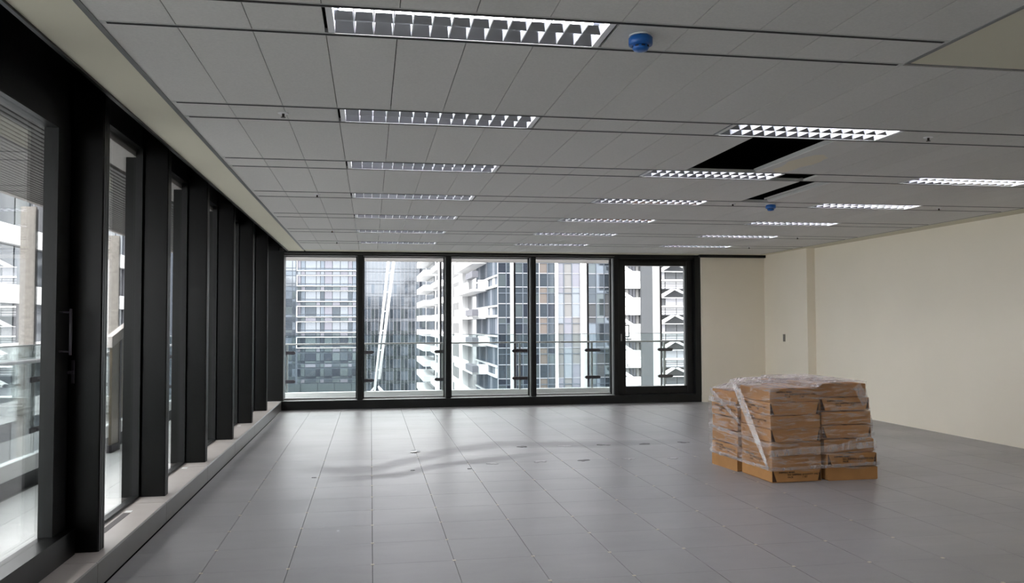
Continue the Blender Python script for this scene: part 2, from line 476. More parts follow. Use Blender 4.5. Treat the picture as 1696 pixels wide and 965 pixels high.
# windows between the mullions
def left_window(n, y0, y1):
    w_ = MB().box(-1.785, -1.735, y0+.11, y0+.15, .152, 2.84).box(-1.785, -1.735, y1-.04, y1, .152, 2.84) \
        .box(-1.785, -1.735, y0+.15, y1-.04, .152, .17).box(-1.785, -1.735, y0+.15, y1-.04, 2.82, 2.84).build('window_%d' % n, black)
    part('pane', pane_glass, -1.768, -1.760, y0+.15, y1-.04, .17, 2.82, w_)
    return w_
names = ['nearest tall side window just past the glass door', 'second tall side window beyond the door', 'third tall side window beyond the door',
         'fourth tall side window beyond the door', 'fifth tall side window beyond the door', 'last tall side window before the far corner']
for k in range(6):
    tag(left_window(k+1, FINS[6+k], FINS[7+k]), names[k], 'window', kind='structure')
for k, lb in enumerate(['first', 'second', 'third', 'fourth', 'fifth']):
    tag(left_window(15-k, FINS[k], FINS[k+1]), '%s tall side window counted from the wall behind the camera' % lb, 'window', kind='structure')
# left sill in lengths
tr = MB().box(-1.78, -1.56, YF, 14.6, -.05, .10).build('trim_1', soot)
tag(tr, 'low grey metal sill box along the left window wall', 'sill', kind='structure')
ys = [YF, -2.9, -1.325, .25, 1.825] + [3.4 + 1.575*k for k in range(8)]
ys[-1] = 14.60
for a, b in zip(ys[:-1], ys[1:]):
    MB().cbox(-1.775, XL, a+.0025, b-.0025, 0.0, .150, .006, 'y').build('sill_panel', sill_m, tr)
    MB().box(-1.775, XL-.008, a+.003, b-.003, .1495, .152).build('lit_top_plate', lit_sill_top_m, [c for c in tr.children][-1])  # paler plate carries the painted daylight on the sill
part('air_slot', mat('slot_grey', rgb(84, 80, 80), .6), -1.70, -1.655, 5.66, 6.22, .150, .1535, tr)
for y in (6.24, 8.02, 11.2):
    part('sill_glint', white_steel, -1.70, -1.655, y, y+.05, .150, .155, tr)  # small white plates drawn in as glints on the sill top

# glass door in the left wall
d1 = empty('door_1')
tag(d1, 'black framed glass door in the left wall opening to the balcony', 'door', kind='structure')
Y0, Y1 = FINS[5]+.11, FINS[6]
MB().box(-1.80, -1.735, Y0, Y0+.05, .152, 2.84).box(-1.80, -1.735, Y1-.04, Y1, .152, 2.84).box(-1.80, -1.735, Y0, Y1, 2.62, 2.84).build('door_frame', black, d1)
MB().box(-1.80, -1.725, Y0+.05, Y0+.20, .17, 2.62).box(-1.80, -1.725, 4.965, Y1-.04, .17, 2.62) \
    .box(-1.80, -1.725, Y0+.20, 4.965, 2.575, 2.62).build('leaf', black, d1)
leaf1 = [c for c in d1.children if c.name.startswith('leaf')][0]
MB().box(-1.80, -1.67, Y0+.05, Y1-.04, .155, .302).build('bottom_rail', dark_fin, d1)
part('pane', pane_glass, -1.766, -1.758, Y0+.20, 4.965, .302, 2.575, d1)
h = MB().tube((-1.665, 5.02, 1.30), (-1.665, 5.02, 1.56), .008).tube((-1.725, 5.02, 1.32), (-1.665, 5.02, 1.32), .006).tube((-1.725, 5.02, 1.54), (-1.665, 5.02, 1.54), .006).build('pull_handle', clamp_m, leaf1)
MB().box(-1.715, -1.700, 5.193, 5.2005, 1.13, 1.265).tube((-1.708, 5.195, 1.195), (-1.708, 5.165, 1.195), .008).cbox(-1.750, -1.690, 5.160, 5.172, 1.186, 1.204, .003).build('lever_handle', clamp_m, d1)

# ------------------------------------------------------------------ far glazed wall
tr2 = MB().box(-1.49, 6.08, 14.567, 14.95, -.03, .15).cbox(6.08, 6.16, 14.567, 14.64, .0, .15, .02, 'y').build('trim_2', black)
tag(tr2, 'low black sill along the far windows', 'sill', kind='structure')
part('lit_sill_ledge', frame_grey, -1.47, 4.40, 14.60, 14.80, .148, .156, tr2)  # grey on the black sill: sky light put into the colour
tr3 = MB().box(-1.47, 6.04, 14.6, 14.95, 2.645, 3.0).build('trim_3', black)
tag(tr3, 'black head beam above the far windows', 'beam', kind='structure')
part('reveal_line', frame_grey, -1.46, 4.40, 14.596, 14.601, 2.674, 2.680, tr3)
tr4 = MB().box(5.98, 7.30, 14.43, 14.5, 2.666, H).box(7.30, 7.43, 14.45, 14.5, 2.69, H).build('trim_4', black)
tag(tr4, 'black curtain rail along the ceiling over the short cream wall', 'rail', kind='structure')
MULL = [-0.18, 1.353, 2.885]
for x in MULL + [4.425]:
    m = MB().cbox(x-.05, x+.05, 14.600, 14.75, .15, 2.65, .012).box(x-.072, x+.072, 14.75, 14.80, .15, 2.65).box(x-.05, x+.05, 14.806, 14.90, .15, 2.65)
    m.build('mullion', black, tr3)
    part('lit_side_strip', frame_grey, x-.0525, x-.0502, 14.64, 14.745, .16, 2.64, tr3)  # lit left side of the mullion, painted as a grey strip
def back_window(n, x0, x1, label):
    w_ = MB().box(x0, x1, 14.76, 14.81, .156, .185).box(x0, x1, 14.76, 14.81, 2.625, 2.65).build('window_%d' % n, frame_grey)
    part('pane', pane_glass, x0, x1, 14.782, 14.790, .185, 2.625, w_)
    tag(w_, label, 'window', kind='structure')
back_window(7, -1.462, MULL[0]-.073, 'far window at the left, by the dark corner post')
back_window(8, MULL[0]+.073, MULL[1]-.073, 'second far window from the left, showing the slanted white mast')
back_window(9, MULL[1]+.073, MULL[2]-.073, 'third far window from the left, showing white balconies')
back_window(10, MULL[2]+.073, 4.353, 'fourth far window from the left, beside the far glass door')
d2 = empty('door_2')
tag(d2, 'black framed glass door in the far wall beside the cream wall', 'door', kind='structure')
MB().box(4.475, 4.50, 14.62, 14.9, .15, 2.645).box(5.93, 6.045, 14.56, 14.9, .13, 2.67).box(4.5, 5.93, 14.66, 14.9, 2.60, 2.645).box(4.5, 5.93, 14.68, 14.86, .15, .17).build('door_frame', black, d2)
MB().cbox(4.475, 4.620, 14.66, 14.78, .17, 2.62, .006).cbox(5.800, 5.930, 14.66, 14.78, .17, 2.62, .006).box(4.62, 5.80, 14.66, 14.78, 2.515, 2.62).box(4.62, 5.80, 14.66, 14.78, .17, .296).build('leaf', black, d2)
leaf2 = [c for c in d2.children if c.name.startswith('leaf')][0]
part('glazing_bead', frame_grey, 5.778, 5.800, 14.70, 14.77, .296, 2.515, d2)
part('pane', pane_glass, 4.62, 5.80, 14.73, 14.738, .296, 2.515, d2)
MB().tube((4.665, 14.60, 1.20), (4.665, 14.60, 1.43), .010).tube((4.60, 14.66, 1.42), (4.665, 14.60, 1.42), .010).tube((4.60, 14.66, 1.21), (4.665, 14.60, 1.21), .010).build('pull_handle', black, leaf2)
MB().box(4.525, 4.548, 14.653, 14.661, 1.13, 1.26).build('lock_plate', frame_grey, leaf2)
MB().tube((4.60, 14.66, 1.165), (4.60, 14.62, 1.165), .010).tube((4.60, 14.62, 1.165), (4.715, 14.62, 1.165), .009).build('lever_handle', black, leaf2)

# ------------------------------------------------------------------ ceiling lights
def make_light():
    r = empty('ceiling_light', (0, 0, H))
    L, W = 1.19, RW - .036
    hs = MB()
    a, b = (.036, .042), (.050, .088)
    for f in (lambda y: y, lambda y: W-y):
        hs.quad([(0,f(0),0),(0,f(a[0]),a[1]),(L,f(a[0]),a[1]),(L,f(0),0)]).quad([(0,f(a[0]),a[1]),(0,f(b[0]),b[1]),(L,f(b[0]),b[1]),(L,f(a[0]),a[1])])
    hs.quad([(0,b[0],b[1]),(0,W-b[0],b[1]),(L,W-b[0],b[1]),(L,b[0],b[1])])
    hs.quad([(0,0,0),(0,W,0),(0,W-b[0],b[1]),(0,b[0],b[1])]).quad([(L,0,0),(L,b[0],b[1]),(L,W-b[0],b[1]),(L,W,0)])
    hs.build('reflector', alu, r)
    for x0, x1 in ((0, .028), (L-.028, L)): B(x0, x1, .002, W-.002, -.001, .03).build('end_plate', lamp_white, r)
    for y in (.095, W-.095):
        MB().tube((.05, y, .064), (L-.05, y, .064), .013, 8).build('tube', tube_m, r)
    MB().prism([(.03,W/2-.002,.003),(L-.03,W/2-.002,.003),(L-.03,W/2+.002,.003),(.03,W/2+.002,.003)], [(.03,W/2-.022,.036),(L-.03,W/2-.022,.036),(L-.03,W/2+.022,.036),(.03,W/2+.022,.036)]).build('louvre_spine', alu, r)
    me = MB().prism([(-.002,.004,.003),(.002,.004,.003),(.002,W-.004,.003),(-.002,W-.004,.003)], [(-.006,.034,.038),(.006,.034,.038),(.006,W-.034,.038),(-.006,W-.034,.038)]).mesh('louvre_blade', louvre)
    for q in range(13): put('louvre_blade', me, r, (.03 + (L-.06)*(q+1)/14, 0, 0))
    return r
rowname = ['nearest', 'second', 'third', 'fourth', 'fifth', 'sixth', 'farthest']
colname = {3: 'left column', 11: 'middle column', 19: 'right column'}
proto = None
for k in range(7):
    for c in ([3] if k == 0 else ([3, 11] if k == 1 else [3, 11, 19])):
        loc = (TX0 + TP*c + .012, RY + RS*k + .018, H)
        if proto is None: proto = make_light(); proto.location = loc; o = proto
        else: o = dup(proto, loc)
        tag(o, 'louvred strip light in the %s ceiling band from the camera, %s' % (rowname[k], colname[c]) if 0 < k < 6 else
            'louvred strip light in the %s ceiling band, %s' % (rowname[k], colname[c]), 'ceiling light', 'louvred strip lights in the ceiling')

# ------------------------------------------------------------------ detectors and sprinklers
def make_detector(loc, label):
    r = empty('smoke_detector', loc)
    MB().lathe([(.050, 0), (.050, -.006)], 20).build('base', lamp_white, r)
    MB().lathe([(.046, -.006), (.054, -.016), (.054, -.040), (.048, -.046)], 10).build('dust_cap', blue, r)
    n = MB().lathe([(.036, -.046), (.036, -.058), (.030, -.066), (.012, -.070)], 16)
    nose = n.build('nose', blue, r)
    s = MB()
    for q in range(8):
        a = 2*math.pi*q/8
        s.prism([(.0362*math.cos(a+d), .0362*math.sin(a+d), -.0555) for d in (-.22, .22, 0)][:3], [(.0366*math.cos(a+d), .0366*math.sin(a+d), -.048) for d in (-.22, .22, 0)][:3])
    s.build('vent_slots', blue_dark, nose)['kind'] = 'stuff'
    return tag(r, label, 'smoke detector', 'blue capped smoke detectors')
make_detector((1.152, 3.405, H), 'blue capped smoke detector beside the nearest ceiling light')
make_detector((4.18, 8.155, H), 'blue capped smoke detector in the fourth ceiling band, farther off')
spr = None
for x, k, lb in [(-.512, 1, 'tiny sprinkler head near the left edge of the second ceiling band'), (3.72, 1, 'tiny sprinkler head right of the second band middle light'),
              (-.512, 3, 'tiny sprinkler head near the left edge of the fourth ceiling band'), (3.755, 3, 'tiny sprinkler head left of the distant blue detector'), (6.17, 3, 'tiny sprinkler head right of the fourth band right light'),
              (-.512, 5, 'tiny sprinkler head near the left edge of the sixth ceiling band'), (6.216, 5, 'tiny sprinkler head near the right end of the sixth ceiling band'),
              (-.512, 6, 'tiny sprinkler head at the left of the farthest ceiling band'), (6.21, 6, 'tiny sprinkler head at the right of the farthest ceiling band')]:
    loc = (x, RY+RS*k+RW/2, H)
    if spr is None:
        spr = empty('sprinkler', loc)
        MB().lathe([(.032, 0), (.030, -.004), (.012, -.005)], 14).build('escutcheon', lamp_white, spr)
        MB().lathe([(.008, -.004), (.007, -.022), (.014, -.024), (.014, -.027)], 10).build('sprinkler_head', mat('sprinkler_dark', rgb(70, 62, 58), .4, metal=.6), spr)
        o = spr
    else: o = dup(spr, loc)
    tag(o, lb, 'sprinkler', 'sprinkler heads in the ceiling')

# ------------------------------------------------------------------ cartons
def text_mesh(body, size, name='printed_text'):
    cu = bpy.data.curves.new(name, 'FONT'); cu.body = body; cu.size = size; cu.offset = .0007; cu.resolution_u = 1
    o = bpy.data.objects.new(name, cu); COL.objects.link(o)
    dg = bpy.context.evaluated_depsgraph_get()
    me = bpy.data.meshes.new_from_object(o.evaluated_get(dg))
    bpy.data.objects.remove(o); me.name = name
    me.materials.clear(); me.materials.append(ink)
    return me
TEXT = text_mesh('SHIPPING MARK:\n              NO: SHIPPING QUANTITY ONLY\n              PACK               1 SET', .0225)
CW, CD, CH = .505, .555, .1185
def carton_meshes():
    c = .007
    body = MB()
    prof = [(-CW/2+c, 0), (CW/2-c, 0), (CW/2, c), (CW/2, CH-c), (CW/2-c, CH), (-CW/2+c, CH), (-CW/2, CH-c), (-CW/2, c)]
    body.prism([(x, -CD/2, z) for x, z in prof][::-1], [(x, CD/2, z) for x, z in prof][::-1])
    flap = MB().prism([(-CW/2+.012, -CD/2-.0005, CH-.006), (CW/2-.012, -CD/2-.0005, CH-.006), (CW/2-.045, -CD/2-.0005, .008), (-CW/2+.045, -CD/2-.0005, .008)],
                      [(-CW/2+.012, -CD/2-.004, CH-.006), (CW/2-.012, -CD/2-.004, CH-.006), (CW/2-.045, -CD/2-.013, .008), (-CW/2+.045, -CD/2-.013, .008)])
    side = MB()
    for q in (-1, 1):
        side.prism([(q*(CW/2+.0005), -CD/2+.012, CH-.006), (q*(CW/2+.0005), CD/2-.012, CH-.006), (q*(CW/2+.0005), CD/2-.02, .02), (q*(CW/2+.0005), -CD/2+.02, .02)],
                   [(q*(CW/2+.003), -CD/2+.012, CH-.006), (q*(CW/2+.003), CD/2-.012, CH-.006), (q*(CW/2+.004), CD/2-.02, .02), (q*(CW/2+.004), -CD/2+.02, .02)])
    tape = MB().box(-.02, .02, -CD/2, CD/2, CH, CH+.0006)
    return body.mesh('carton_body', carton), flap.mesh('front_flap', carton), tape.mesh('lid_seam', carton_dark), side.mesh('side_panel', carton)
cb, cf, ct, cs = carton_meshes()
cg = B(-CW/2+.006, CW/2-.006, -CD/2-.0006, -CD/2+.002, .006, CH-.008).mesh('flap_shade', carton_dark)  # shade between flap and carton, painted as a dark plate
def make_carton(loc, rz, flap, text, side):
    r = empty('carton', loc, rz)
    put('carton_body', cb, r)
    put('lid_seam', ct, r)
    if flap:
        put('flap_shade', cg, r)['label'] = 'shade behind the flap, painted as a dark plate'
        put('front_flap', cf, r)['label'] = 'loose front flap'
    if text:
        t = put('printed_text', TEXT, r, (-CW/2+.065, -CD/2 + (-.0085 if flap else -.0012), CH-.035)); t.rotation_euler = (math.radians(85 if flap else 90), 0, 0)
    if side:
        t = put('printed_text', TEXT, r, (-CW/2-.0012, CD/2-.07, CH-.035)); t.rotation_euler = (math.radians(90), 0, math.radians(-90))
    return r
shift_r = [.0, -.004, -.016, -.026, -.028, -.032, -.04]
back_r = [.0, .008, .03, .05, .055, .065, .10]
GC = 'flat brown cartons on the wrapped pile'
ordn = ['bottom', 'second from the bottom', 'third from the bottom', 'middle', 'third from the top', 'second from the top', 'top']
ord6 = ['bottom', 'second from the bottom', 'third from the bottom', 'third from the top', 'second from the top', 'top']
def jit(a): return random.uniform(-a, a)
for lay in range(7):
    tag(make_carton((3.854+jit(.006), 7.409+jit(.010), lay*.1222), math.radians(3)+jit(.010), lay in (0, 3, 5), lay in (0, 6), lay in (1, 4, 5)),
        'brown carton, front left stack, %s layer%s' % (ordn[lay], ', printed flap showing' if lay == 0 else ''), 'carton', GC)
    tag(make_carton((4.428+shift_r[lay]+.5*back_r[lay]*0, 7.400+back_r[lay]+jit(.004), lay*.1275), math.radians(.4)+jit(.006), lay in (1, 3, 5), lay in (1, 5), False),
        'brown carton, front right stack, %s layer, %s' % (ordn[lay], 'printed flap hanging' if lay in (1, 5) else ('unprinted flap hanging' if lay == 3 else 'plain front')), 'carton', GC)
    if lay < 6:
        tag(make_carton((3.822+jit(.008), 7.992+jit(.006), lay*.132), math.radians(-85)+jit(.012), False, lay in (1, 4), False),
            'brown carton, back left stack, %s layer' % ord6[lay], 'carton', GC)
    tag(make_carton((4.40, 8.09, lay*.1240), .004+jit(.004), False, False, False),
        'top brown carton of the back right stack, its lid just visible under film' if lay == 6 else
        'brown carton in the back right stack, underneath its top carton', 'carton', GC)

# ------------------------------------------------------------------ stretch film round the cartons
def film_material(name, base, streak, stretch):
    m = bpy.data.materials.new(name); m.use_nodes = True
    n, l = m.node_tree.nodes, m.node_tree.links; n.clear()
    out = n.new('ShaderNodeOutputMaterial')
    g = n.new('ShaderNodeNewGeometry')
    mp = n.new('ShaderNodeMapping'); mp.inputs['Scale'].default_value = stretch
    l.new(g.outputs['Position'], mp.inputs[0])
    t = n.new('ShaderNodeTexNoise'); t.inputs['Scale'].default_value = 4; t.inputs['Detail'].default_value = 6; t.inputs['Roughness'].default_value = .65
    t.inputs['Distortion'].default_value = 0.8
    l.new(mp.outputs[0], t.inputs['Vector'])
    mr = n.new('ShaderNodeMapRange'); l.new(t.outputs['Fac'], mr.inputs[0])
    for k, v in (('From Min', .48), ('From Max', .72), ('To Min', base), ('To Max', streak)): mr.inputs[k].default_value = v
    bp = n.new('ShaderNodeBump'); bp.inputs['Strength'].default_value = .9; bp.inputs['Distance'].default_value = .015
    l.new(t.outputs['Fac'], bp.inputs['Height'])
    tr = n.new('ShaderNodeBsdfTransparent'); tr.inputs[0].default_value = (.97, .96, .96, 1)
    gl = n.new('ShaderNodeBsdfGlossy'); gl.inputs['Roughness'].default_value = .16; l.new(bp.outputs[0], gl.inputs['Normal'])
    df = n.new('ShaderNodeBsdfDiffuse'); df.inputs[0].default_value = rgb(232, 222, 222)
    mix1 = n.new('ShaderNodeMixShader'); mix1.inputs[0].default_value = .45
    l.new(df.outputs[0], mix1.inputs[1]); l.new(gl.outputs[0], mix1.inputs[2])
    mix2 = n.new('ShaderNodeMixShader'); l.new(mr.outputs[0], mix2.inputs[0])
    l.new(tr.outputs[0], mix2.inputs[1]); l.new(mix1.outputs[0], mix2.inputs[2])
    l.new(mix2.outputs[0], out.inputs[0])
    return m
film_m = film_material('stretch_film', .05, .75, (1.4, 1.4, 9))
film_lit_top_m = film_material('stretch_film_lit_top', .40, .95, (3, 6, 2))  # whiter copy: reflected lamps and windows painted into the top film
film_band_m = film_material('gathered_stretch_film', .30, .85, (5, 5, 1.2))
film = empty('stretch_film', (0, 0, 0))
tag(film, 'crumpled clear stretch film wrapped around the pile of brown cartons', 'plastic film')
def outline(z):
    k = min(max(z/.1285, 0), 6); a = int(k); s_ = shift_r[a] + (shift_r[min(a+1, 6)]-shift_r[a])*(k-a)
    b = max(0, (z-.70)/.2)
    bk = back_r[a] + (back_r[min(a+1, 6)]-back_r[a])*(k-a)
    return [(3.598, 7.090), (4.13, 7.112), (4.692+s_, 7.106+bk), (4.672, 8.385), (3.50+.05*b, 8.275), (3.535+.01*b, 7.68)]
def ring(z, n, inset=0):
    P = outline(z); L = [math.dist(P[i], P[(i+1) % 6]) for i in range(6)]; T = sum(L); out = []
    for q in range(n):
        d = T*q/n; i = 0
        while d > L[i]: d -= L[i]; i += 1
        a, b = P[i], P[(i+1) % 6]; f = d/L[i]
        out.append((a[0]+(b[0]-a[0])*f, a[1]+(b[1]-a[1])*f))
    return out
rnd = random.Random(3)
NP_, NZ = 110, 26
mb = MB()
cxm, cym = 4.09, 7.69
for r in range(NZ+1):
    for q, (x, y) in enumerate(ring(.12 + .76*r/NZ, NP_)):
        z = .125 + (.74 + (.04 if x > 4.1 else 0) - (.075 if (x < 3.75 and y > 7.7) else 0))*r/NZ
        if r == 0: z += .012*math.sin(q*.55) - (.015 if y < 7.3 else 0)
        dx, dy = x-cxm, y-cym; d = math.hypot(dx, dy)
        wv = .006*math.sin(q*.9+r*.8) + rnd.uniform(-.004, .006)
        mb.v.append((x+dx/d*wv, y+dy/d*wv, z))
for r in range(NZ):
    for q in range(NP_):
        p = (q+1) % NP_
        mb.f.append((r*NP_+q, r*NP_+p, (r+1)*NP_+p, (r+1)*NP_+q)); mb.mi.append(0); mb.sm.append(True)
mb.build('wrapped_side', film_m, film)
tb = MB()
top = mb.v[NZ*NP_:]
tb.v += top
zc = .895
K = 7
for r in range(1, K+1):
    f = 1 - r/K
    for (x, y, z) in top:
        zz = z + ((zc if x > 3.7 or y < 7.7 else .86) + .004 - z)*min(1, (1-f)*3)
        tb.v.append((cxm+(x-cxm)*f, cym+(y-cym)*f, zz + rnd.uniform(-.004, .008)))
for r in range(K):
    for q in range(NP_):
        p = (q+1) % NP_
        tb.f.append((r*NP_+q, r*NP_+p, (r+1)*NP_+p, (r+1)*NP_+q)); tb.mi.append(0); tb.sm.append(True)
tb.build('wrapped_top', film_lit_top_m, film)
def band(path, width, wdir, name='gathered_band'):
    b = MB(); n = len(path); W = 11
    for i, p in enumerate(path):
        for j in range(W):
            t_ = (j/(W-1)-.5)*width[i]
            q = Vector(p) + Vector(wdir)*t_
            b.v.append((q.x - .012*(j % 2) + rnd.uniform(-.002, .002), q.y - .006*(j % 2), q.z))
    for i in range(n-1):
        for j in range(W-1):
            b.f.append((i*W+j, i*W+j+1, (i+1)*W+j+1, (i+1)*W+j)); b.mi.append(0); b.sm.append(True)
    return b.build(name, film_band_m, film)
def lerp(a, b, n): return [tuple(a[k]+(b[k]-a[k])*i/(n-1) for k in range(3)) for i in range(n)]
band(lerp((3.525, 7.66, .86), (3.590, 7.135, .14), 14), [.20]*5+[.19, .18, .17, .16, .14, .12, .10, .07, .05], (-.09, .9, .35))
band(lerp((3.49, 8.22, .68), (3.535, 7.66, .66), 8), [.05]*8, (0, 0, 1))
band(lerp((3.50, 8.20, .77), (3.545, 7.62, .50), 10), [.07]*10, (-.03, .5, .85))
band(lerp((3.50, 8.23, .40), (3.60, 7.13, .335), 14), [.035]*14, (0, 0, 1))
band(lerp((3.50, 8.23, .14), (3.60, 7.12, .125), 14), [.03]*14, (0, 0, 1))
band(lerp((3.585, 7.085, .27), (4.66, 7.085, .33), 14), [.06]*14, (0, 0, 1))
band(lerp((3.585, 7.083, .125), (4.69, 7.09, .155), 14), [.03]*14, (0, 0, 1))
band(lerp((4.20, 7.083, .30), (4.64, 7.088, .43), 10), [.03]*10, (0, 0, 1))
band(lerp((4.52, 7.175, .87), (4.60, 7.150, .70), 8), [.09]*8, (.75, 0, .6))

# ------------------------------------------------------------------ things on the floor
pud = MB()
rings = [(1.0, .0004), (.9, .004), (.7, .008), (.4, .011), (.12, .012)]
for f, z in rings:
    for q in range(22):
        a = 2*math.pi*q/22
        pud.v.append((.503+f*.055*math.cos(a)*(1+.25*math.sin(2*a+1)), 9.60+f*.11*math.sin(a)*(1+.2*math.cos(3*a)), z))
for r in range(4):
    for q in range(22):
        p = (q+1) % 22
        pud.f.append((r*22+q, r*22+p, (r+1)*22+p, (r+1)*22+q)); pud.mi.append(0); pud.sm.append(True)
pud.f.append(tuple(range(88, 110))); pud.mi.append(0); pud.sm.append(True)
o = pud.build('water_puddle', glass('water_film', (.9, .92, .93, 1), 1.0, .02, 1.33))
tag(o, 'small shiny puddle of water on the grey floor panels', 'puddle')
res_m = mat('adhesive_residue', rgb(104, 104, 104), .7, noise=(40, .25))
res2_m = mat('adhesive_residue_pale', rgb(176, 176, 178), .5, noise=(40, .15))
spots = [(1.775, 8.66, 1), (2.262, 8.645, 0), (2.762, 8.63, 1), (3.238, 8.60, 1), (1.26, 8.64, 1), (1.779, 9.74, 0), (2.279, 9.70, 1), (2.77, 9.70, 0), (3.27, 9.70, 0), (3.80, 9.72, 0)]
for i, (x, y, m_) in enumerate(spots):
    b = MB()
    for q in range(7):
        px, py = x+jit(.05), y+jit(.04); r_ = .018+random.random()*.02
        c_ = [(px+r_*math.cos(a)*(1+.3*math.sin(a*3+q)), py+r_*math.sin(a)*.8, .0004) for a in (2*math.pi*k/9 for k in range(9))]
        b.prism(c_, [(u, v, .0022+q*.0002) for u, v, _ in c_])
    o = b.build('floor_residue', res2_m if m_ else res_m)
    row = 'nearer' if i < 5 else 'farther'
    idx = sorted([s_[0] for s_ in (spots[:5] if i < 5 else spots[5:])]).index(x)
    tag(o, '%s patch of glue residue on the floor, %s row, %s from the left' % ('pale' if m_ else 'dark', row, ['first', 'second', 'third', 'fourth', 'fifth'][idx]), 'residue', 'glue patches on the floor panels')
for x, y, lb in ((-.529, 8.18, 'small dark chip of debris on the floor left of the panel joints'), (.42, 8.40, 'small dark speck on the floor in front of the puddle'), (.99, 8.38, 'small dark speck on the floor right of the puddle')):
    o = MB().cbox(x-.022, x+.022, y-.012, y+.012, .0003, .004, .006).build('debris_chip', res_m); tag(o, lb, 'debris')

# ------------------------------------------------------------------ balcony on the left and beyond the far windows
ZB = -0.19
ZG0 = -23.9
bal = MB().box(-3.6, -1.79, -5, 17.0, ZB-.25, ZB-.03).box(-3.6, 9.5, 14.96, 17.0, ZB-.25, ZB-.03).build('balcony_floor', kerb_dark)
tag(bal, 'balcony paved with pale grey slabs outside the left windows', 'balcony', kind='structure')
pv = B(.002, .398, .002, .798, -.03, 0).mesh('paver', paver_m)
for i in range(4):
    for j in range(22):
        put('paver', pv, bal, (-3.41+.4*i, -2.4+.8*j+(.4 if i % 2 else 0), ZB))
part('paving_strip', paver_m, -1.79, 9.4, 15.0, 16.7, ZB-.03, ZB, bal)
part('kerb', kerb_dark, -3.56, -3.50, -5, 16.75, ZB-.02, -.055, bal)
part('kerb_band', kerb_white, -3.56, -3.495, -5, 16.75, -.055, .102, bal)
part('kerb_band', kerb_white, -3.56, 9.4, 16.75, 16.90, ZB, .115, bal)
lf = MB().prism([(-3.46, 9.62, ZB+.002), (-3.41, 9.60, ZB+.002), (-3.38, 9.66, ZB+.002), (-3.42, 9.69, ZB+.002)], [(-3.45, 9.63, ZB+.03), (-3.41, 9.61, ZB+.012), (-3.39, 9.66, ZB+.03), (-3.42, 9.68, ZB+.02)]).build('dry_leaf', leaf_m)
tag(lf, 'curled brown dry leaf on the balcony paving by the kerb', 'leaf')
# soffit
sof = MB().box(-3.50, -1.78, -5, 17.2, 2.80, 3.0).box(-1.78, 9.5, 14.96, 17.2, 2.80, 3.0).build('balcony_soffit', soffit_m)
tag(sof, 'slatted dark metal soffit over the balcony', 'soffit', kind='structure')
part('soffit_panel', soffit_panel, -2.06, -1.79, -5, 14.9, 2.765, 2.80, sof)
part('soffit_panel', soffit_panel, -1.79, 9.5, 14.96, 17.1, 2.745, 2.80, sof)
part('fascia', soffit_panel, -3.56, -3.50, -5, 17.2, 2.76, 3.3, sof)
part('fascia', soffit_panel, -3.56, 9.5, 17.10, 17.2, 2.74, 3.3, sof)
sm_ = B(0, .034, -5, 14.9, 2.77, 2.80).mesh('soffit_slat', soffit_m)
for i in range(27): put('soffit_slat', sm_, sof, (-3.49+.0515*i, 0, 0))
# balustrades
bl = empty('balustrade', (-3.52, 0, ZB))
tag(bl, 'glass balcony balustrade with steel handrail outside the left windows', 'balustrade')
def bpart(o, off): o.location = (-off[0], -off[1], -off[2]); return o
def bput(name, mb_, m, root): o = mb_.build(name, m, root); o.location = -root.location; return o
ysp = [-4.08+1.52*i for i in range(15)]
for i in range(len(ysp)-1):
    bput('glass_panel', B(-3.535, -3.523, ysp[i]+.01, ysp[i+1]-.01, .10, 1.25), bal_glass, bl)
bput('handrail', MB().tube((-3.44, -4.0, 1.095), (-3.44, 16.6, 1.095), .022, 10), steel, bl)
bput('top_channel', B(-3.545, -3.513, -4.0, 16.7, 1.25, 1.262), steel, bl)
for y in ysp[1:-1]:
    bput('post', B(-3.60, -3.56, y-.02, y+.02, .10, 1.20), frame_grey, bl)
    for z in (.36, .89):
        bput('clamp', MB().cbox(-3.52, -3.505, y-.17, y+.17, z-.028, z+.028, .012).tube((-3.56, y, z), (-3.44, y, z), .012), clamp_m, bl)
br = empty('balustrade', (0, 16.82, ZB))
tag(br, 'glass balcony balustrade with dark clamps beyond the far windows', 'balustrade')
pxs = [-.10, 1.44, 3.035, 4.57, 6.16]
edges = [-3.4, -1.62] + pxs + [7.7, 9.2]
for a, b in zip(edges[:-1], edges[1:]):
    bput('glass_panel', B(a+.008, b-.008, 16.815, 16.827, .10, 1.235), bal_glass, br)
bput('handrail', MB().tube((-3.4, 16.74, 1.065), (9.3, 16.74, 1.075), .016, 8), frame_grey, br)
bput('top_channel', B(-3.4, 9.3, 16.81, 16.832, 1.235, 1.243), mull_dark, br)
for x in [-1.62] + pxs + [7.7]:
    bput('post', MB().box(x-.018, x+.018, 16.84, 16.90, .10, 1.06), frame_grey, br)
    for z in (.335, .895):
        hw = .17
        bput('clamp', MB().cbox(x-hw, x+hw, 16.78, 16.81, z-.032, z+.032, .028, 'y').tube((x+.13, 16.775, z), (x+.13, 16.86, z), .012), clamp_m, br)
# tall white facade posts at the balcony edge
for x, lb in ((1.42, 'second far window'), (2.985, 'third far window'), (4.58, 'fourth far window'), (6.22, 'far glass door')):
    p = MB().box(x, x+.035, 17.27, 17.72, -24, 14).build('facade_blade', white_steel)
    tag(p, 'tall white steel blade at the balcony edge seen through the %s' % lb, 'fin', 'white blades along the far balcony edge')
    MB().box(x-.001, x+.036, 17.24, 17.268, -24, 14).build('edge_shade', clamp_m, p)  # shade on the front edge, painted as a dark strip
    MB().box(x+.05, x+.085, 17.40, 17.72, -24, 1.2).build('back_plate', lavender, p)
